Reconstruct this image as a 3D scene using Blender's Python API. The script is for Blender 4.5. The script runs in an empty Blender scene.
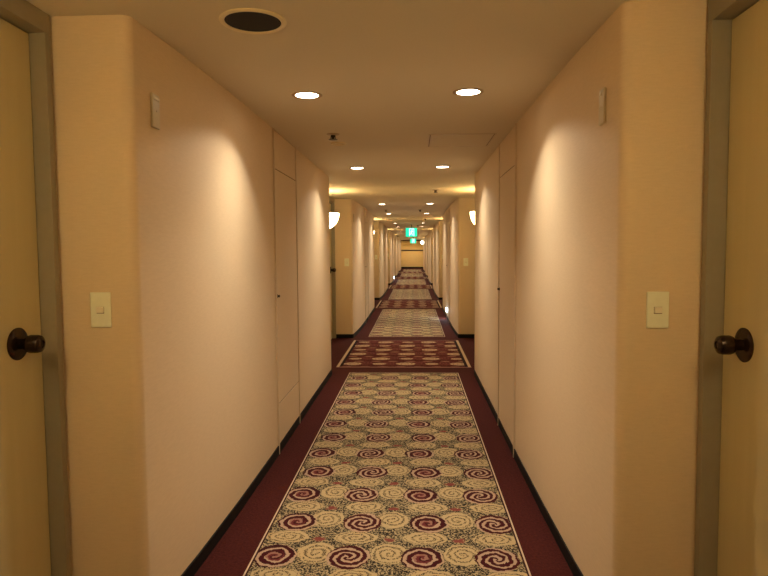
import bpy, bmesh, math
from math import pi, sin, cos, radians
from mathutils import Matrix, Vector

SC = bpy.context.scene
COL = SC.collection

# ------------------------------------------------------------------ camera
FPX = 608.26
cam_d = bpy.data.cameras.new('camera')
cam_d.sensor_fit = 'HORIZONTAL'
cam_d.sensor_width = 36.0
cam_d.lens = FPX * 36.0 / 768.0
cam_d.clip_start = 0.02
cam = bpy.data.objects.new('camera', cam_d)
COL.objects.link(cam)
_R = Vector((0.99876936, 0.04906316, -0.00725098))
_U = Vector((0.00422282, 0.06154401, 0.99809544))
_F = Vector((-0.04941597, 0.99689776, -0.06126109))
cam.matrix_world = Matrix(((_R.x, _U.x, -_F.x, 0.0), (_R.y, _U.y, -_F.y, 0.0),
                           (_R.z, _U.z, -_F.z, 1.35), (0, 0, 0, 1)))
SC.camera = cam

# ------------------------------------------------------------------ world, exposure, light settings
w = bpy.data.worlds.new('world')
SC.world = w
w.use_nodes = True
w.node_tree.nodes['Background'].inputs['Color'].default_value = (1.0, 0.75, 0.5, 1)
w.node_tree.nodes['Background'].inputs['Strength'].default_value = 0.0
SC.view_settings.view_transform = 'Standard'
SC.view_settings.look = 'None'
SC.view_settings.gamma = 1.0
SC.view_settings.exposure = 0.34
SC.view_settings.use_curve_mapping = False
SC.cycles.max_bounces = 10
SC.cycles.diffuse_bounces = 7
SC.cycles.sample_clamp_indirect = 4.0

DOWN_POWER = 57.0                 # recessed downlights
DOWN_COLOR = (1.0, 0.88, 0.70)
DOWN_TILT = 13.0
DOWN_CONE = 126.0
SCONCE_POWER = 4.2               # bowl sconces of the door bays
SCONCE_COLOR = (1.0, 0.90, 0.58)
SHADE_EMIT = 13.0

# ------------------------------------------------------------------ dimensions
A, B = 0.908, 0.6495              # corridor walls left / right of the camera
AL, AR = 1.217, 0.939             # door bay walls
DL, DR = 1.264, 0.991             # door planes
H = 2.143
P = 7.305                         # length of one neck + bay
N0, N1 = 2.037, 6.568             # neck
W_END = 45.98
OUT = 1.75
BBH = 0.06
DOOR_Y0, DOOR_Y1 = 1.06, 1.995    # clear opening between the jambs


# ------------------------------------------------------------------ node helpers
class NT:
    def __init__(self, name):
        self.m = bpy.data.materials.new(name)
        self.m.use_nodes = True
        self.t = self.m.node_tree
        self.b = self.t.nodes['Principled BSDF']

    def n(self, typ, **kw):
        nd = self.t.nodes.new(typ)
        for k, v in kw.items():
            setattr(nd, k, v)
        return nd

    def link(self, a, b):
        self.t.links.new(a, b)

    def put(self, inp, v):
        if isinstance(v, E):
            self.link(v.s, inp)
        elif isinstance(v, bpy.types.NodeSocket):
            self.link(v, inp)
        else:
            inp.default_value = v

    def math(self, op, *a):
        nd = self.n('ShaderNodeMath', operation=op)
        for i, v in enumerate(a):
            self.put(nd.inputs[i], v)
        return E(self, nd.outputs[0])

    def mix(self, f, a, b):
        nd = self.n('ShaderNodeMix', data_type='RGBA')
        self.put(nd.inputs[0], f)
        self.put(nd.inputs[6], a)
        self.put(nd.inputs[7], b)
        return nd.outputs[2]

    def coords(self):
        tc = self.n('ShaderNodeTexCoord')
        sp = self.n('ShaderNodeSeparateXYZ')
        self.link(tc.outputs['Object'], sp.inputs[0])
        return tc.outputs['Object'], E(self, sp.outputs[0]), E(self, sp.outputs[1]), E(self, sp.outputs[2])

    def vec(self, x, y, z=0.0):
        c = self.n('ShaderNodeCombineXYZ')
        self.put(c.inputs[0], x); self.put(c.inputs[1], y); self.put(c.inputs[2], z)
        return c.outputs[0]

    def noise(self, vec, scale, detail=2.0, rough=0.5):
        nd = self.n('ShaderNodeTexNoise')
        self.put(nd.inputs['Vector'], vec)
        nd.inputs['Scale'].default_value = scale
        nd.inputs['Detail'].default_value = detail
        nd.inputs['Roughness'].default_value = rough
        return E(self, nd.outputs[0])

    def bump(self, h, strength, dist=0.002):
        nd = self.n('ShaderNodeBump')
        nd.inputs['Strength'].default_value = strength
        nd.inputs['Distance'].default_value = dist
        self.put(nd.inputs['Height'], h)
        self.link(nd.outputs[0], self.b.inputs['Normal'])

    def setp(self, color=None, rough=None, metal=None, spec=None):
        if color is not None: self.put(self.b.inputs['Base Color'], color)
        if rough is not None: self.b.inputs['Roughness'].default_value = rough
        if metal is not None: self.b.inputs['Metallic'].default_value = metal
        if spec is not None: self.b.inputs['Specular IOR Level'].default_value = spec


class E:
    def __init__(self, nt, s): self.nt, self.s = nt, s
    def __add__(self, o): return self.nt.math('ADD', self, o)
    def __radd__(self, o): return self.nt.math('ADD', o, self)
    def __sub__(self, o): return self.nt.math('SUBTRACT', self, o)
    def __rsub__(self, o): return self.nt.math('SUBTRACT', o, self)
    def __mul__(self, o): return self.nt.math('MULTIPLY', self, o)
    def __rmul__(self, o): return self.nt.math('MULTIPLY', o, self)
    def __truediv__(self, o): return self.nt.math('DIVIDE', self, o)
    def lt(self, o): return self.nt.math('LESS_THAN', self, o)
    def gt(self, o): return self.nt.math('GREATER_THAN', self, o)
    def floor(self): return self.nt.math('FLOOR', self)
    def fract(self): return self.nt.math('FRACT', self)
    def abs(self): return self.nt.math('ABSOLUTE', self)


def c4(r, g, b): return (r, g, b, 1.0)


# ------------------------------------------------------------------ materials
def mat_wall():
    t = NT('woven vinyl wallpaper')
    o, x, y, z = t.coords()
    weave = t.noise(t.vec(x * 26.0, y * 26.0, z * 170.0), 1.0, 2.0)
    blotch = t.noise(o, 2.3, 3.0)
    fine = t.noise(o, 260.0, 2.0)
    v = weave * 0.6 + fine * 0.4
    c = t.mix(v, c4(0.60, 0.465, 0.30), c4(0.77, 0.61, 0.415))
    c = t.mix(blotch * 0.3, c, c4(0.68, 0.53, 0.36))
    t.setp(c, 0.62, spec=0.25)
    t.bump(v, 0.16, 0.0012)
    return t.m


def mat_ceiling():
    t = NT('ceiling paper')
    o, x, y, z = t.coords()
    f = t.noise(o, 120.0, 3.0)
    g = t.noise(o, 1.7, 2.0)
    c = t.mix(f, c4(0.66, 0.59, 0.45), c4(0.72, 0.645, 0.50))
    c = t.mix(g * 0.3, c, c4(0.64, 0.57, 0.43))
    t.setp(c, 0.8, spec=0.2)
    t.bump(f, 0.12, 0.001)
    return t.m


def mat_carpet():
    t = NT('burgundy carpet')
    o, x, y, z = t.coords()
    f = t.noise(o, 85.0, 2.0, 0.8)
    g = t.noise(o, 55.0, 2.0)
    h = t.noise(o, 2.0, 2.0)
    c = t.mix(t.math('SMOOTH_MIN', f * 1.4 - 0.2, 1.0, 0.1), c4(0.006, 0.0012, 0.0012), c4(0.105, 0.020, 0.015))
    c = t.mix(g * 0.35, c, c4(0.045, 0.008, 0.007))
    c = t.mix(h * 0.2, c, c4(0.09, 0.02, 0.018))
    t.setp(c, 0.95, spec=0.1)
    t.bump(f, 0.5, 0.004)
    return t.m


def swirl_runner(name, width, length, alcove=False):
    """Object space: x across (0 = middle), y along from the near edge."""
    t = NT(name)
    o, X, Y, Z = t.coords()
    wob = t.noise(t.vec(X * 1.0, Y * 1.0, 3.0), 26.0, 2.0)
    wob2 = t.noise(t.vec(X * 1.0, Y * 1.0, 9.0), 26.0, 2.0)
    x = X + (wob - 0.5) * 0.034
    y = Y + (wob2 - 0.5) * 0.034
    fine = t.noise(o, 135.0, 1.0, 0.7)
    fine2 = t.noise(t.vec(X + 5.0, Y, 1.0), 160.0, 1.0, 0.6)
    CREAM, TAN = c4(0.50, 0.38, 0.205), c4(0.38, 0.28, 0.145)
    DARK = c4(0.024, 0.020, 0.016)
    BUR, PINK = c4(0.050, 0.007, 0.009), c4(0.40, 0.27, 0.185)

    px, py = 0.3255, 0.343

    def cell(cx, cy, ppx=px, ppy=py, shift=0.035):
        u = (x - cx); v = (y - cy)
        j = (v / ppy + 0.5).floor()
        odd = (j * 0.5).fract() * 2.0
        u = u - odd * shift
        i = (u / ppx + 0.5).floor()
        du = u - i * ppx
        dv = v - j * ppy
        wn = t.n('ShaderNodeTexWhiteNoise', noise_dimensions='3D')
        t.link(t.vec(i, j, cx), wn.inputs['Vector'])
        par = ((i * 0.5).fract() * 2.0)
        return du, dv, E(t, wn.outputs['Value']), par, odd

    def polar(du, dv, rx, ry):
        a = du / rx; b = dv / ry
        r = t.math('SQRT', a * a + b * b)
        th = t.math('ARCTAN2', dv, du) / (2 * pi)
        return r, th

    if not alcove:
        sp = t.math('GREATER_THAN', fine, 0.52)
        c = t.mix(sp, DARK, c4(0.37, 0.285, 0.16))
        # little red flecks
        du, dv, rnd, par, odd = cell(-0.328 + 0.0, 0.424 + 0.165, shift=0.01)
        r, th = polar(du, dv, 0.036, 0.024)
        m = (r + (fine - 0.5) * 1.2).lt(0.8)
        c = t.mix(m, c, c4(0.19, 0.05, 0.04))
        # cream swirls between the rows
        for cx, cy, rx, ry, sh in ((-0.485, 0.424 + 0.185, 0.100, 0.062, 0.02), (-0.322, 0.424 + 0.035, 0.082, 0.090, 0.0)):
            du, dv, rnd, par, odd = cell(cx, cy, shift=sh)
            r, th = polar(du, dv, rx, ry)
            r = r + (fine - 0.5) * 0.22
            m = r.lt(1.0)
            s = (r * 2.9 - th * (par * 2.0 - 1.0) + rnd).fract()
            line = s.lt(0.40) * fine2.gt(0.47) * r.lt(0.93)
            cc = t.mix(fine, TAN, CREAM)
            cc = t.mix(line, cc, c4(0.060, 0.042, 0.024))
            c = t.mix(m, c, cc)
        # burgundy swirls
        du, dv, rnd, par, odd = cell(-0.502, 0.424, shift=0.035)
        r, th = polar(du, dv, 0.096, 0.102)
        r = r + (fine - 0.5) * 0.12
        m = r.lt(1.0)
        s1 = (r * 2.5 - th + 0.15 + rnd * 0.3).fract()       # one broad arm
        s2 = (r * 2.9 - th * 2.0 + rnd).fract()              # two narrow arms
        isB = par.gt(0.5)
        red = s1.lt(0.60) * (1.0 - isB) + s2.lt(0.58) * isB
        core = r.lt(0.42) * (1.0 - isB) * s1.gt(0.25)
        cc = t.mix(red, PINK, BUR)
        cc = t.mix(core * 0.6, cc, c4(0.17, 0.035, 0.035))
        edge = r.gt(0.80) * (1.0 - isB) * red
        cc = t.mix(edge, cc, c4(0.04, 0.008, 0.010))
        c = t.mix(m, c, cc)
        # woven border: thin pale line with a dark line inside
        dx = (width * 0.5) - X.abs()
        dy = t.math('MINIMUM', Y, length - Y)
        d = t.math('MINIMUM', dx, dy)
        c = t.mix(d.lt(0.016), c, c4(0.035, 0.012, 0.010))
        c = t.mix(d.lt(0.008), c, c4(0.56, 0.42, 0.30))
    else:
        sp = t.math('GREATER_THAN', fine * 0.6 + fine2 * 0.4, 0.53)
        c = t.mix(sp, c4(0.045, 0.006, 0.008), c4(0.16, 0.03, 0.028))
        # dull burgundy swirls
        du, dv, rnd, par, odd = cell(-0.15, 0.25, shift=0.0)
        r, th = polar(du, dv, 0.10, 0.11)
        s = (r * 2.5 - th + rnd).fract()
        c = t.mix(r.lt(1.0) * s.lt(0.4) * 0.6, c, c4(0.27, 0.09, 0.075))
        # thin rosy dashes between the rows
        du, dv, rnd, par, odd = cell(-0.13, 0.205 + 0.17, 0.21, py, 0.10)
        r, th = polar(du, dv, 0.06, 0.022)
        c = t.mix((r + (fine - 0.5) * 0.5).lt(1.0) * 0.8, c, c4(0.36, 0.19, 0.13))
        # cream ovals in staggered rows
        for q, (rx, ry) in enumerate(((0.112, 0.088), (0.082, 0.06))):
            # (i + j) even -> large, odd -> small
            u = x - (-0.29); v = y - 0.205
            j = (v / py + 0.5).floor()
            i = (u / 0.315 + 0.5).floor()
            du = u - i * 0.315; dv = v - j * py
            par = (((i + j) * 0.5).fract() * 2.0)
            r, th = polar(du, dv, rx, ry)
            r = r + (fine - 0.5) * 0.10
            s = (r * 2.6 - th + (i * 0.37).fract()).fract()
            m = r.lt(1.0) * (par.gt(0.5) if q == 0 else par.lt(0.5))
            cc = t.mix(s.lt(0.3), c4(0.52, 0.39, 0.25), c4(0.16, 0.06, 0.045))
            c = t.mix(m, c, cc)
        dx = (width * 0.5) - X.abs()
        dy = t.math('MINIMUM', Y, length - Y)
        c = t.mix(dx.lt(0.070), c, c4(0.02, 0.008, 0.010))
        c = t.mix(dy.lt(0.035), c, c4(0.05, 0.010, 0.012))
        c = t.mix(dx.lt(0.034), c, c4(0.50, 0.38, 0.26))
        c = t.mix(dy.lt(0.016), c, c4(0.40, 0.22, 0.17))
    t.setp(c, 0.95, spec=0.08)
    t.bump(fine, 0.4, 0.003)
    return t.m


def mat_simple(name, col, rough=0.5, metal=0.0, spec=0.5, var=0.06, scale=40.0, bump=0.0):
    t = NT(name)
    o, x, y, z = t.coords()
    f = t.noise(o, scale, 2.0)
    lo = c4(*[v * (1 - var) for v in col]); hi = c4(*[min(1, v * (1 + var)) for v in col])
    t.setp(t.mix(f, lo, hi), rough, metal, spec)
    if bump: t.bump(f, bump, 0.001)
    return t.m


def mat_emit(name, col, strength):
    t = NT(name)
    t.setp(c4(*[min(1, v) for v in col]), 0.5)
    t.b.inputs['Emission Color'].default_value = c4(*col)
    t.b.inputs['Emission Strength'].default_value = strength
    return t.m


def mat_door():
    t = NT('plain wood laminate')
    o, x, y, z = t.coords()
    g = t.noise(t.vec(x * 3.0, y * 30.0, z * 1.5), 1.0, 4.0)
    f = t.noise(o, 180.0, 2.0)
    c = t.mix(g, c4(0.52, 0.44, 0.24), c4(0.60, 0.51, 0.29))
    c = t.mix(f * 0.25, c, c4(0.44, 0.36, 0.19))
    t.setp(c, 0.5, spec=0.3)
    t.bump(f, 0.08, 0.001)
    return t.m


M = {
    'wall': mat_wall(), 'ceiling': mat_ceiling(), 'carpet': mat_carpet(), 'door': mat_door(),
    'base': mat_simple('black vinyl baseboard', (0.005, 0.004, 0.0035), 0.6, spec=0.25, var=0.2),
    'frame': mat_simple('grey brown painted steel', (0.29, 0.25, 0.175), 0.45, spec=0.4),
    'gap': mat_simple('dark joint', (0.04, 0.028, 0.018), 0.8),
    'joint': mat_simple('brown paper joint', (0.17, 0.11, 0.06), 0.8),
    'bronze': mat_simple('dark bronze', (0.035, 0.018, 0.010), 0.22, metal=0.6, var=0.2, scale=15),
    'plate': mat_simple('ivory switch plastic', (0.80, 0.80, 0.62), 0.4),
    'dullplate': mat_simple('dull ivory plastic', (0.56, 0.48, 0.32), 0.35),
    'button': mat_simple('white switch button', (0.80, 0.74, 0.58), 0.35),
    'brass': mat_simple('pale edge strip', (0.66, 0.53, 0.36), 0.45, metal=0.1),
    'grille': mat_simple('dark speaker mesh', (0.008, 0.005, 0.003), 0.8, scale=300, var=0.5, bump=0.6),
    'rim': mat_simple('cream painted metal ring', (0.78, 0.66, 0.42), 0.4),
    'trim': mat_simple('downlight trim', (0.42, 0.32, 0.2), 0.5),
    'lampface': mat_emit('lit downlight lens', (1.0, 0.80, 0.58), 14.0),
    'shade': mat_emit('lit opal glass', (1.0, 0.79, 0.39), SHADE_EMIT),
    'sprinkler': mat_simple('dull bronze sprinkler', (0.05, 0.035, 0.02), 0.4, metal=0.7),
    'alu': mat_simple('thin metal frame', (0.58, 0.49, 0.35), 0.4, metal=0.2),
    'green': mat_emit('lit green sign panel', (0.01, 0.62, 0.34), 1.25),
    'signwhite': mat_emit('lit white pictogram', (0.55, 1.0, 0.92), 2.2),
    'case': mat_simple('sign casing', (0.10, 0.11, 0.12), 0.5),
    'foot': mat_emit('lit cool foot light lens', (0.72, 0.92, 1.0), 22.0),
    'endwall': mat_simple('golden end wall paper', (0.70, 0.50, 0.20), 0.6, var=0.05, scale=8),
    'rail': mat_simple('dark wood rail', (0.05, 0.03, 0.016), 0.5),
}
NECK_W = 1.198
NECK_L = 4.487
BAY_W = 1.563
BAY_L = 2.115
M['neck_runner'] = swirl_runner('cream swirl carpet', NECK_W, NECK_L)
M['bay_runner'] = swirl_runner('burgundy swirl carpet', BAY_W, BAY_L, True)


# ------------------------------------------------------------------ mesh helpers
def prism(bm, pts, z0, z1):
    lo = [bm.verts.new((x, y, z0)) for x, y in pts]
    hi = [bm.verts.new((x, y, z1)) for x, y in pts]
    n = len(pts)
    for i in range(n):
        j = (i + 1) % n
        bm.faces.new((lo[i], lo[j], hi[j], hi[i]))
    bm.faces.new(lo[::-1]); bm.faces.new(hi)


def box(bm, x0, x1, y0, y1, z0, z1):
    prism(bm, [(min(x0, x1), min(y0, y1)), (max(x0, x1), min(y0, y1)), (max(x0, x1), max(y0, y1)), (min(x0, x1), max(y0, y1))], min(z0, z1), max(z0, z1))


def rbox(bm, x0, x1, y0, y1, z0, z1, r=0.004, seg=2):
    t = bmesh.new()
    box(t, x0, x1, y0, y1, z0, z1)
    bmesh.ops.recalc_face_normals(t, faces=t.faces)
    bmesh.ops.bevel(t, geom=list(t.edges), offset=r, segments=seg, affect='EDGES', profile=0.5)
    me = bpy.data.meshes.new('tmp'); t.to_mesh(me); t.free()
    bm.from_mesh(me); bpy.data.meshes.remove(me)


def lathe(bm, prof, origin=(0, 0, 0), axis='Z', seg=40, sgn=1, closed=False):
    """prof: list of (radius, height)."""
    rings = []
    for r, h in prof:
        ring = []
        for k in range(seg):
            a = 2 * pi * k / seg
            p = (r * cos(a), r * sin(a), h * sgn)
            if axis == 'X': p = (h * sgn, r * cos(a), r * sin(a))
            if axis == 'Y': p = (r * cos(a), h * sgn, r * sin(a))
            ring.append(bm.verts.new((p[0] + origin[0], p[1] + origin[1], p[2] + origin[2])))
        rings.append(ring)
    m = len(rings)
    for i in range(m if closed else m - 1):
        a_, b_ = rings[i], rings[(i + 1) % m]
        for k in range(seg):
            bm.faces.new((a_[k], a_[(k + 1) % seg], b_[(k + 1) % seg], b_[k]))
    if not closed:
        if prof[0][0] > 1e-5: bm.faces.new(rings[0][::-1])
        if prof[-1][0] > 1e-5: bm.faces.new(rings[-1])


def obj(name, bm, mat, parent=None, smooth=False):
    bmesh.ops.remove_doubles(bm, verts=bm.verts, dist=1e-6)
    bmesh.ops.recalc_face_normals(bm, faces=bm.faces)
    me = bpy.data.meshes.new(name)
    bm.to_mesh(me); bm.free()
    me.materials.append(mat)
    if smooth:
        for p in me.polygons: p.use_smooth = True
        try: me.set_sharp_from_angle(angle=radians(40))
        except Exception: pass
    o = bpy.data.objects.new(name, me)
    COL.objects.link(o)
    if parent is not None: o.parent = parent
    return o


def struct(name, bm, mat, parent=None, smooth=False):
    o = obj(name, bm, mat, parent, smooth)
    o['kind'] = 'structure'
    return o


def thing(name, label, cat, loc=(0, 0, 0), group=None):
    o = bpy.data.objects.new(name, None)
    COL.objects.link(o)
    o.empty_display_size = 0.05
    o.location = loc
    o['label'] = label; o['category'] = cat
    if group: o['group'] = group
    return o


def tag(o, label, cat, group=None):
    o['label'] = label; o['category'] = cat
    if group: o['group'] = group
    return o


def copy_tree(o, parent=None):
    c = o.copy(); COL.objects.link(c); c.parent = parent
    for ch in [k for k in list(COL.objects) if k.parent == o]:
        copy_tree(ch, c)
    return c


def place(proto, used, loc, label, group):
    """first call moves the prototype, later ones copy it with its parts"""
    o = proto if not used else copy_tree(proto)
    used.append(o)
    o.location = loc; o['label'] = label
    if group: o['group'] = group
    return o


def arc(cx, cy, r, a0, a1, n=7):
    return [(cx + r * cos(radians(a0 + (a1 - a0) * i / n)), cy + r * sin(radians(a0 + (a1 - a0) * i / n))) for i in range(n + 1)]


ORD = {0: 'first', 1: 'second', 2: 'third', 3: 'fourth', 4: 'fifth', 5: 'sixth'}
KS = range(-1, 6)


def neck_face(s, k):
    """plan outline of a neck's visible faces, walking from bay wall round the neck to the next bay wall; s=-1 left, 1 right"""
    a = A if s < 0 else B
    bay = AL if s < 0 else AR
    y0, y1 = N0 + P * k, N1 + P * k
    e1, e2, e3 = (0.040, 0.020, 0.006) if s < 0 else (0.026, 0.012, 0.004)
    rc = 0.035
    pts = [(bay, y0)]
    pts += [(a + e1 + rc - rc * cos(radians(t)), y0 + rc - rc * sin(radians(t))) for t in range(90, -1, -10)]
    pts += [(a + e2, y0 + 0.45), (a + e3, y0 + 1.0), (a, y0 + 1.7)]
    r2 = 0.012
    pts += [(a + r2 - r2 * cos(radians(t)), y1 - r2 + r2 * sin(radians(t))) for t in range(0, 91, 30)]
    pts += [(bay, y1)]
    return [(s * x, y) for x, y in pts]


# ------------------------------------------------------------------ structure
Y_BACK = N0 - P
bm = bmesh.new(); box(bm, -OUT, OUT, Y_BACK - 0.2, W_END + 0.2, -0.12, 0.0); struct('floor', bm, M['carpet'])
bm = bmesh.new(); box(bm, -OUT, OUT, Y_BACK - 0.2, W_END + 0.2, H, H + 0.12); struct('ceiling', bm, M['ceiling'])
for s, nm in ((-1, 'left'), (1, 'right')):
    bay = AL if s < 0 else AR
    dp = DL if s < 0 else DR
    bm = bmesh.new()
    bb = bmesh.new()
    for k in KS:
        f = neck_face(s, k)
        prism(bm, f + [(s * OUT, N1 + P * k), (s * OUT, N0 + P * k)], 0, H)
        # bay side wall before the door, and the backing behind the door leaf
        ye = min(N0 + P * (k + 1), W_END)
        ya = DOOR_Y0 - 0.035 + P * (k + 1)
        box(bm, s * bay, s * OUT, N1 + P * k, ya, 0, H)
        box(bm, s * (dp + 0.045), s * OUT, ya, ye, 0, H)
        # baseboards: along the neck, round its corner, and along the bay wall
        inner = [(x - s * 0.0, y) for x, y in f]
        offs = []
        for i, (x, y) in enumerate(f):
            p0 = f[max(0, i - 1)]; p1 = f[min(len(f) - 1, i + 1)]
            dx, dy = p1[0] - p0[0], p1[1] - p0[1]
            L = math.hypot(dx, dy)
            nx, ny = (dy / L, -dx / L)
            if s * nx > 0 or (abs(nx) < 1e-6 and i < 3 and ny > 0): nx, ny = -nx, -ny
            if i == 0: nx, ny = 0, -1
            if i == len(f) - 1: nx, ny = 0, 1
            offs.append((x + nx * 0.007, y + ny * 0.007))
        prism(bb, f + offs[::-1], 0.0, BBH)
        box(bb, s * (bay - 0.007), s * bay, N1 + P * k + 0.008, ya, 0, BBH)
    struct('wall_' + nm, bm, M['wall'])
    struct('baseboard_' + nm, bb, M['base'])

bm = bmesh.new(); box(bm, -OUT, OUT, Y_BACK - 0.15, Y_BACK, 0, H); struct('wall_back', bm, M['wall'])
bm = bmesh.new(); box(bm, -OUT, OUT, W_END, W_END + 0.15, 0, H); struct('wall_end', bm, M['endwall'])
bm = bmesh.new(); box(bm, -AL, AR, W_END - 0.012, W_END, 0, 0.11); struct('baseboard_end', bm, M['base'])
bm = bmesh.new(); rbox(bm, -AL, AR, W_END - 0.05, W_END, 1.31, 1.40, 0.006); struct('trim_1', bm, M['rail'])
bm = bmesh.new(); rbox(bm, -AL, AR, W_END - 0.04, W_END, 2.06, H, 0.006); struct('trim_2', bm, M['rail'])

# ------------------------------------------------------------------ guest room doors (one each side per bay)
n = 0
for k in range(0, 6):
    for s, nm in ((-1, 'left'), (1, 'right')):
        n += 1
        bay = AL if s < 0 else AR
        dp = DL if s < 0 else DR
        yo = P * k
        root = bpy.data.objects.new('door_%d' % n, None); COL.objects.link(root)
        root['kind'] = 'structure'
        root.location = (s * dp, yo + DOOR_Y0, 0)
        ox, oy = -s * dp, -(yo + DOOR_Y0)
        def sh(bm):
            bmesh.ops.translate(bm, verts=bm.verts, vec=(ox, oy, 0)); return bm
        y0, y1 = DOOR_Y0 + yo, DOOR_Y1 + yo
        b = bmesh.new()
        rbox(b, s * dp, s * (dp + 0.04), y0 + 0.004, y1 - 0.004, 0.008, 2.072 if s < 0 else 2.058, 0.002, 1)
        obj('door_leaf', sh(b), M['door'], root)
        b = bmesh.new()
        ztop = 2.076 if s < 0 else 2.062
        zt2 = ztop
        # jambs and lintel as one pressed steel frame
        fr = [(y0 - 0.032, y0), (y1, y1 + 0.030)]
        for ya, yb in fr:
            rbox(b, s * (bay - 0.006), s * (dp + 0.044), ya, yb, 0, zt2, 0.0015, 1)
        rbox(b, s * (bay - 0.006), s * (dp + 0.044), y0 - 0.032, y1 + 0.030, zt2, H - 0.0005, 0.0015, 1)
        obj('door_frame', sh(b), M['frame'], root)
        b = bmesh.new()
        box(b, s * (bay + 0.004), s * (dp + 0.044), y1 + 0.030, y1 + 0.042, 0, H - 0.001)
        obj('shadow_gap', sh(b), M['joint'], root)
        # knob with its rose
        b = bmesh.new()
        lathe(b, [(0.0, 0), (0.052, 0), (0.052, 0.003), (0.046, 0.007), (0.030, 0.010), (0.0, 0.011)], (0, 0, 0), 'X', 40, -s)
        bmesh.ops.translate(b, verts=b.verts, vec=(s * dp, 1.866 + yo, 1.0615 if s < 0 else 1.059))
        rose = obj('knob_rose', sh(b), M['bronze'], root, True)
        b = bmesh.new()
        lathe(b, [(0.0, 0.004), (0.017, 0.006), (0.016, 0.022), (0.020, 0.030), (0.027, 0.037), (0.0295, 0.045), (0.0290, 0.066), (0.026, 0.076), (0.018, 0.081), (0.012, 0.0825), (0.010, 0.079), (0.0, 0.079)],
              (0, 0, 0), 'X', 36, -s)
        bmesh.ops.translate(b, verts=b.verts, vec=(s * dp, 1.866 + yo, 1.0615 if s < 0 else 1.059))
        obj('door_knob', sh(b), M['bronze'], root, True)

# ------------------------------------------------------------------ carpet runners
def runner(name, wd, ln, mat):
    b = bmesh.new()
    rbox(b, -wd / 2, wd / 2, 0, ln, 0.0, 0.004, 0.0015, 1)
    return obj(name, b, mat)


used = []
p_neck = tag(runner('carpet_runner', NECK_W, NECK_L, M['neck_runner']), 'runner', 'carpet runner')
for k in range(0, 6):
    lab = ['long cream swirl patterned carpet runner nearest the camera',
           'cream swirl carpet runner just beyond the nearest burgundy one'][k] if k < 2 else \
          'cream patterned carpet runner, %s one counted from the camera' % ORD[k]
    place(p_neck, used, (-0.119, 2.166 + P * k, 0), lab, 'cream swirl carpet runners')
used = []
p_bay = tag(runner('carpet_runner', BAY_W, BAY_L, M['bay_runner']), 'runner', 'carpet runner')
for k in range(0, 5):
    lab = 'short burgundy carpet runner with cream ovals and cream side stripes, nearest of its kind' if k == 0 else \
          'burgundy carpet runner with cream side stripes, %s one from the camera' % ORD[k]
    place(p_bay, used, (-0.128, 6.966 + P * k, 0), lab, 'burgundy carpet runners in the door bays')

# ------------------------------------------------------------------ downlights
def make_downlight():
    t = thing('recessed_downlight', 'x', 'ceiling light')
    b = bmesh.new()
    lathe(b, [(0.0585, -0.0005), (0.078, -0.0005), (0.077, -0.003), (0.066, -0.005), (0.0585, -0.003)], closed=True, seg=48)
    obj('trim_ring', b, M['trim'], t, True)
    b = bmesh.new()
    lathe(b, [(0.0, -0.0005), (0.059, -0.0005), (0.059, -0.002), (0.0, -0.0035)], seg=40)
    obj('lens', b, M['lampface'], t, True)
    ld = bpy.data.lights.new('downlight_lamp', 'SPOT')
    ld.energy = DOWN_POWER; ld.color = DOWN_COLOR
    ld.spot_size = radians(DOWN_CONE); ld.spot_blend = 0.22
    ld.shadow_soft_size = 0.03
    # the reflector throws more light straight down than sideways
    ld.use_nodes = True
    nt = ld.node_tree
    em = nt.nodes.get('Emission')
    tc = nt.nodes.new('ShaderNodeTexCoord')
    sx = nt.nodes.new('ShaderNodeSeparateXYZ')
    nt.links.new(tc.outputs['Normal'], sx.inputs[0])
    ab = nt.nodes.new('ShaderNodeMath'); ab.operation = 'ABSOLUTE'
    nt.links.new(sx.outputs[2], ab.inputs[0])
    pw = nt.nodes.new('ShaderNodeMath'); pw.operation = 'POWER'
    nt.links.new(ab.outputs[0], pw.inputs[0]); pw.inputs[1].default_value = 3.5
    nt.links.new(pw.outputs[0], em.inputs['Strength'])
    lo = bpy.data.objects.new('downlight_lamp', ld); COL.objects.link(lo)
    lo.parent = t; lo.location = (0, 0, -0.04); lo.rotation_euler = (radians(-DOWN_TILT), 0, 0)
    return t


used = []
proto = make_downlight()
for k in KS:
    for yy, pair in ((3.126, 'nearer'), (5.869, 'farther')):
        for xx, sd in ((-0.540, 'left'), (0.276, 'right')):
            place(proto, used, (xx, yy + P * k, H),
                  'round recessed downlight, %s one of the %s pair in the %s narrow stretch of corridor' % (sd, pair, ORD.get(k, 'hidden')),
                  'recessed downlights in the corridor ceiling')

# extra pair, added only to brighten the end wall
for xx, sd in ((-0.45, 'left'), (0.18, 'right')):
    o = copy_tree(proto)
    o.location = (xx, 44.75, H)
    o['label'] = 'added recessed downlight on the %s, put in to brighten the golden end wall' % sd
    for ch in list(COL.objects):
        if ch.parent == o and ch.type == 'LIGHT':
            ch.data = ch.data.copy(); ch.data.energy = DOWN_POWER * 0.8; ch.rotation_euler = (radians(12), 0, 0)

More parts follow.
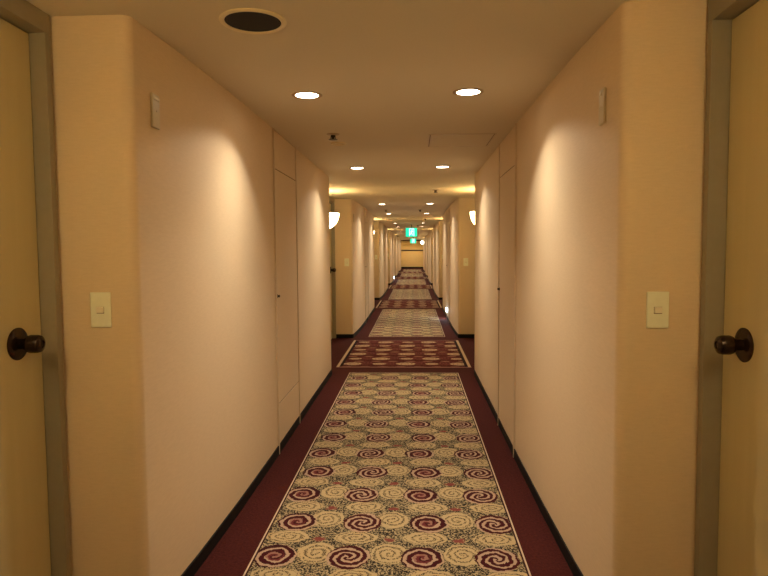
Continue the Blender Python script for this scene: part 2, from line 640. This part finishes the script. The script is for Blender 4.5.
# ------------------------------------------------------------------ sconces
def make_sconce(s):
    """half dome of opal glass, flat side on the bay wall, open at the top; root at the top of its back"""
    t = thing('wall_sconce', 'x', 'wall lamp')
    q = -s
    DX, DY, DZ = (0.226, 0.20, 0.215) if s < 0 else (0.200, 0.20, 0.220)
    b = bmesh.new()
    def shell(fx, fy, fz, z0):
        rows = []
        for i in range(0, 13):
            ph = pi / 2 * i / 12                       # 0 = rim, pi/2 = bottom
            rr, zz = cos(ph) ** 0.85 if i < 12 else 0.0, -sin(ph) * fz + z0
            row = []
            for j in range(0, 25):
                th = -pi / 2 + pi * j / 24
                row.append(b.verts.new((q * (0.004 + rr * cos(th) * fx), rr * sin(th) * fy, zz)))
            rows.append(row)
        for i in range(12):
            for j in range(24):
                b.faces.new((rows[i][j], rows[i][j + 1], rows[i + 1][j + 1], rows[i + 1][j]))
        return rows
    ro = shell(DX, DY, DZ, 0.0)
    ri = shell(DX - 0.006, DY - 0.006, DZ - 0.006, 0.0)
    for j in range(24):
        b.faces.new((ro[0][j], ro[0][j + 1], ri[0][j + 1], ri[0][j]))
    obj('glass_shade', b, M['shade'], t, True)
    b = bmesh.new()
    rbox(b, 0.0, q * 0.012, -0.05, 0.05, -0.15, -0.03, 0.003)
    obj('back_plate', b, M['bronze'], t)
    b = bmesh.new()
    lathe(b, [(0.014, 0.010), (0.014, 0.05), (0.018, 0.052), (0.018, 0.075)], (0, 0, -0.09), 'X', 16, q)
    obj('lamp_holder', b, M['bronze'], t)
    ld = bpy.data.lights.new('sconce_bulb', 'POINT')
    ld.energy = SCONCE_POWER; ld.color = SCONCE_COLOR; ld.shadow_soft_size = 0.06
    lo = bpy.data.objects.new('sconce_bulb', ld); COL.objects.link(lo)
    lo.parent = t; lo.location = (q * 0.11, 0, -0.12)
    return t


SCONCE_Y = 8.05
for s, xx, sd in ((-1, -AL, 'left'), (1, AR, 'right')):
    used = []
    proto = make_sconce(s)
    for k in KS:
        if k == -1: lab = 'white half dome wall sconce beside the near %s door, outside the picture' % sd
        elif k == 0: lab = 'white half dome sconce peeking from behind the near %s wall end' % sd
        else: lab = 'tiny white sconce on the %s past the end of the %s narrow stretch' % (sd, ORD[k])
        place(proto, used, (xx, SCONCE_Y + P * k, 1.848), lab, 'half dome wall sconces in the door bays')

# ------------------------------------------------------------------ switch plates on the end faces
def make_switch():
    t = thing('light_switch', 'x', 'switch')
    b = bmesh.new(); rbox(b, -0.036, 0.036, -0.008, 0.0, -0.0605, 0.0605, 0.003)
    obj('face_plate', b, M['plate'], t)
    b = bmesh.new(); rbox(b, -0.0125, 0.0125, -0.014, -0.007, -0.010, 0.010, 0.002)
    obj('button', b, M['button'], t)
    b = bmesh.new(); box(b, -0.0130, 0.0130, -0.0088, -0.0070, -0.0122, 0.0105)
    obj('button_backing', b, M['joint'], t)  # dark backing that shows as a strip below the button
    return t


used = []
proto = make_switch()
for k in range(0, 6):
    for s, sd in ((-1, 'left'), (1, 'right')):
        xx, zz = ((-1.076, 1.154) if s < 0 else (0.799, 1.149)) if k == 0 else ((-1.035, 1.175) if s < 0 else (0.79, 1.168))
        where = 'beside the nearest %s door' % sd if k == 0 else 'on the %s wall face at the %s doorway bay' % (sd, ORD[k])
        place(proto, used, (xx, N0 + P * k, zz), 'ivory wall switch plate %s' % where, 'ivory switch plates')

# ------------------------------------------------------------------ blank plates high on the neck walls
for s, sd, yy in ((-1, 'left', 2.205), (1, 'right', 2.22)):
    for k in range(0, 6):
        a = A if s < 0 else B
        t = thing('wall_plate', ('slim ivory plate high on the %s wall above the near rounded corner' % sd) if k == 0 else
                  'small high ivory plate on the %s wall of the %s narrow stretch' % (sd, ORD[k]),
                  'wall plate', (s * (a + (0.035 if s < 0 else 0.023)), yy + P * k, 1.862 if s < 0 else 1.852), 'ivory plates high on the corridor walls')
        b = bmesh.new(); rbox(b, 0, -s * 0.010, -0.031, 0.031, -0.061, 0.061, 0.003 if s < 0 else 0.004)
        obj('face_plate', b, M['dullplate'], t)
        b = bmesh.new()
        if s < 0: rbox(b, -s * 0.009, -s * 0.0135, -0.024, 0.024, 0.038, 0.048, 0.0015)
        else: lathe(b, [(0.0, 0.009), (0.009, 0.009), (0.008, 0.014), (0.0, 0.015)], (0, 0, 0.046), 'X', 20, -s)
        obj('pale_mark', b, M['button'], t, True)  # small pale strip on the left plates, pale dot on the right ones
        b = bmesh.new()
        lathe(b, [(0.0, 0.009), (0.004, 0.009), (0.0035, 0.0115), (0.0, 0.012)], (0, 0, 0.0), 'X', 14, -s)
        obj('screw', b, M['alu'], t, True)

# ------------------------------------------------------------------ papered service doors in the neck walls
def make_service(s):
    t = thing('service_door', 'x', 'access door')
    q = -s
    T = 0.005
    y0, y1 = 0.0, 0.72
    b = bmesh.new()
    z1 = 1.89
    zb = 0.335 if s < 0 else BBH + 0.004
    rbox(b, 0, q * T, y0 + 0.006, y1 - 0.006, zb + (0.003 if s < 0 else 0), z1 - 0.003, 0.0015, 1)
    leaf = obj('door_leaf', b, M['wall'], t)
    b = bmesh.new(); rbox(b, 0, q * T, y0 + 0.006, y1 - 0.006, z1 + 0.003, H - 0.004, 0.0015, 1)
    obj('upper_panel', b, M['wall'], t)
    if s < 0:
        b = bmesh.new(); rbox(b, 0, q * T, y0 + 0.006, y1 - 0.006, BBH + 0.004, zb - 0.003, 0.0015, 1)
        obj('lower_panel', b, M['wall'], t)
    b = bmesh.new()
    box(b, 0, q * 0.0015, y0 - 0.004, y1 + 0.004, BBH + 0.003, H - 0.001)
    obj('joint_shadow_line', b, M['joint'], t)
    for yy in (y0 - 0.004, y1 + 0.004):
        b = bmesh.new(); rbox(b, 0, q * 0.011, yy - 0.0075, yy + 0.0045, 0.002, H - 0.001, 0.001, 1)
        obj('edge_strip', b, M['brass'], t)
    ky = 0.028 if s < 0 else 0.692
    b = bmesh.new()
    lathe(b, [(0.0, 0.005), (0.012, 0.005), (0.012, 0.008), (0.006, 0.010), (0.006, 0.014), (0.009, 0.017), (0.008, 0.021), (0.0, 0.022)], (0, ky, 1.055), 'X', 24, q)
    obj('knob', b, M['bronze'], t, True)
    return t


for s, sd, y0 in ((-1, 'left', 3.945), (1, 'right', 3.925)):
    used = []
    proto = make_service(s)
    for k in range(0, 6):
        a = A if s < 0 else B
        lab = ('papered service door flush in the near %s wall' % sd) if k == 0 else \
              'narrow papered service door in the %s wall of the %s narrow stretch' % (sd, ORD[k])
        place(proto, used, (s * a, y0 + P * k, 0), lab, 'papered service doors in the corridor walls')

# ------------------------------------------------------------------ ceiling speaker
t = thing('ceiling_speaker', 'round ceiling speaker with cream ring and dark mesh, upper left of the picture', 'speaker', (-0.55, 2.122, H))
b = bmesh.new()
lathe(b, [(0.096, -0.0005), (0.114, -0.0005), (0.114, -0.004), (0.109, -0.008), (0.101, -0.008), (0.096, -0.005)], closed=True, seg=64)
obj('rim', b, M['rim'], t, True)
b = bmesh.new()
lathe(b, [(0.0, -0.0005), (0.0965, -0.0005), (0.0965, -0.003), (0.06, -0.0045), (0.0, -0.005)], seg=48)
obj('grille', b, M['grille'], t, True)

# ------------------------------------------------------------------ sprinklers and detectors
def make_sprinkler():
    t = thing('sprinkler_head', 'x', 'sprinkler')
    b = bmesh.new()
    lathe(b, [(0.0, -0.0005), (0.034, -0.0005), (0.032, -0.005), (0.016, -0.009), (0.0, -0.009)], seg=28)
    obj('escutcheon', b, M['trim'], t, True)
    b = bmesh.new()
    lathe(b, [(0.0, -0.008), (0.012, -0.008), (0.012, -0.018), (0.007, -0.024), (0.006, -0.036), (0.0, -0.036)], seg=18)
    for sx in (-1, 1):
        box(b, sx * 0.011 - 0.002, sx * 0.011 + 0.002, -0.002, 0.002, -0.038, -0.014)
    obj('body', b, M['sprinkler'], t)
    b = bmesh.new()
    lathe(b, [(0.0, -0.037), (0.023, -0.037), (0.024, -0.039), (0.0, -0.041)], seg=24)
    obj('deflector', b, M['sprinkler'], t)
    return t


used = []
proto = make_sprinkler()
proto.scale = (1.3, 1.3, 1.0)
spots = [(-0.545, 4.164, 'just beyond the nearest left downlight'), (0.287, 8.067, 'on the bright ceiling of the nearest door bay'),
         (-0.542, 11.87, 'left of the middle in the second narrow stretch'), (0.122, 11.97, 'right of the middle in the second narrow stretch'),
         (0.287, 8.067 + P, 'on the bright ceiling of the second door bay'),
         (-0.542, 11.87 + P, 'left of the middle in the third narrow stretch'), (0.122, 11.97 + P, 'right of the middle in the third narrow stretch')]
for x, y, wtxt in spots:
    place(proto, used, (x, y, H), 'small dark sprinkler head ' + wtxt, 'sprinkler heads')

t = thing('smoke_detector', 'flat round cream detector ring on the ceiling beyond the nearest sprinkler', 'detector', (-0.551, 4.511, H))
b = bmesh.new()
lathe(b, [(0.044, -0.0005), (0.057, -0.0005), (0.056, -0.007), (0.051, -0.010), (0.045, -0.008)], closed=True, seg=40)
obj('ring', b, M['rim'], t, True)
b = bmesh.new()
lathe(b, [(0.0, -0.0005), (0.0445, -0.0005), (0.0445, -0.004), (0.0, -0.006)], seg=32)
obj('cover', b, M['ceiling'], t, True)

# ------------------------------------------------------------------ ceiling hatch
t = thing('ceiling_hatch', 'square ceiling inspection hatch outlined by a thin metal frame', 'hatch', (0.335, 4.48, H))
def frame_bm(h0, h1, w, z0, z1):
    b = bmesh.new()
    for x0, x1, y0, y1 in ((-h0, h0, -h1, -h1 + w), (-h0, h0, h1 - w, h1), (-h0, -h0 + w, -h1 + w, h1 - w), (h0 - w, h0, -h1 + w, h1 - w)):
        box(b, x0, x1, y0, y1, z0, z1)
    return b
obj('outer_frame', frame_bm(0.232, 0.252, 0.010, -0.004, -0.0005), M['alu'], t)
obj('joint', frame_bm(0.222, 0.242, 0.006, -0.001, -0.0003), M['joint'], t)
obj('inner_frame', frame_bm(0.216, 0.236, 0.008, -0.004, -0.0005), M['alu'], t)
b = bmesh.new(); box(b, -0.208, 0.208, -0.228, 0.228, -0.003, -0.0005)
obj('panel', b, M['ceiling'], t)

# ------------------------------------------------------------------ exit signs
def make_exit():
    t = thing('exit_sign', 'x', 'exit sign')
    w2, h2, d2 = 0.18, 0.14, 0.035
    b = bmesh.new(); rbox(b, -w2, w2, -d2, d2, -h2, h2, 0.008)
    case = obj('casing', b, M['case'], t)
    b = bmesh.new(); rbox(b, -w2 + 0.008, w2 - 0.008, -d2 - 0.004, -d2 + 0.001, -h2 + 0.008, h2 - 0.008, 0.003)
    obj('green_panel', b, M['green'], t)
    # running figure heading through a doorway, built of flat strokes
    b = bmesh.new()
    ya, yb = -d2 - 0.0065, -d2 - 0.0035
    def stroke(x0, z0, x1, z1, wd):
        dx, dz = x1 - x0, z1 - z0; L = math.hypot(dx, dz); nx, nz = -dz / L * wd / 2, dx / L * wd / 2
        q = [(x0 + nx, z0 + nz), (x1 + nx, z1 + nz), (x1 - nx, z1 - nz), (x0 - nx, z0 - nz)]
        lo = [b.verts.new((x, ya, z)) for x, z in q]; hi = [b.verts.new((x, yb, z)) for x, z in q]
        for i in range(4): b.faces.new((lo[i], lo[(i + 1) % 4], hi[(i + 1) % 4], hi[i]))
        b.faces.new(lo[::-1]); b.faces.new(hi)
    stroke(-0.06, -0.115, -0.06, 0.105, 0.016); stroke(0.075, -0.115, 0.075, 0.105, 0.016); stroke(-0.068, 0.105, 0.083, 0.105, 0.016)
    stroke(0.012, 0.045, -0.008, -0.02, 0.034)
    stroke(0.012, 0.038, 0.048, 0.012, 0.014); stroke(0.008, 0.038, -0.030, 0.020, 0.014)
    stroke(-0.006, -0.018, -0.030, -0.06, 0.019); stroke(-0.030, -0.06, -0.055, -0.075, 0.015)
    stroke(-0.004, -0.018, 0.026, -0.045, 0.019); stroke(0.026, -0.045, 0.022, -0.100, 0.015)
    lathe(b, [(0.0, 0), (0.017, 0), (0.017, 0.003), (0.0, 0.003)], (0.022, ya, 0.070), 'Y', 20)
    obj('running_figure', b, M['signwhite'], t)
    b = bmesh.new(); lathe(b, [(0.011, h2 - 0.004), (0.011, 0.233)], seg=16)
    obj('hanging_stem', b, M['case'], t)
    b = bmesh.new(); lathe(b, [(0.035, 0.225), (0.035, 0.2345)], seg=20)
    obj('ceiling_cup', b, M['case'], t)
    return t


used = []
proto = make_exit()
place(proto, used, (-0.075, 18.8, H - 0.236), 'green glowing exit sign with white running figure, nearer and larger of two', 'hanging exit signs')
place(proto, used, (-0.04, 36.0, H - 0.236), 'smaller green exit sign hanging far down the corridor', 'hanging exit signs')

# ------------------------------------------------------------------ foot lights
def foot(s, y, z, label):
    a = A if s < 0 else B
    t = thing('foot_light', label, 'foot light', (s * a, y, z), 'cool white foot lights near the floor')
    q = -s
    b = bmesh.new(); rbox(b, 0, q * 0.008, -0.06, 0.06, -0.06, 0.06, 0.002)
    obj('face_plate', b, M['plate'], t)
    b = bmesh.new(); rbox(b, q * 0.007, q * 0.016, -0.045, 0.045, -0.045, 0.045, 0.003)
    obj('lens', b, M['foot'], t)
    ld = bpy.data.lights.new('foot_lamp', 'POINT'); ld.energy = 2.6; ld.color = (0.7, 0.88, 1.0); ld.shadow_soft_size = 0.02
    lo = bpy.data.objects.new('foot_lamp', ld); COL.objects.link(lo); lo.parent = t; lo.location = (q * 0.06, -0.02, 0.0)


foot(1, 12.05, 0.17, 'cool white glowing foot light low on the right wall of the second stretch')
foot(-1, 27.5, 0.13, 'small bright foot light low on the left wall, far down the corridor')

# ------------------------------------------------------------------ a glaring globe lamp far away on the right
t = thing('globe_wall_lamp', 'brightly glaring round wall lamp far down the corridor on the right wall', 'wall lamp', (B, 39.5, 1.86))
b = bmesh.new(); lathe(b, [(0.0, 0.001), (0.05, 0.001), (0.05, 0.012), (0.012, 0.016), (0.012, 0.06)], (0, 0, 0), 'X', 24, -1)
obj('bracket', b, M['bronze'], t, True)
b = bmesh.new()
lathe(b, [(0.10 * sin(pi * i / 16), -0.10 * cos(pi * i / 16)) for i in range(17)], (-0.115, 0, 0), 'Z', 32)
obj('globe', b, mat_emit('lit globe glass', (1.0, 0.93, 0.74), 14.0), t, True)
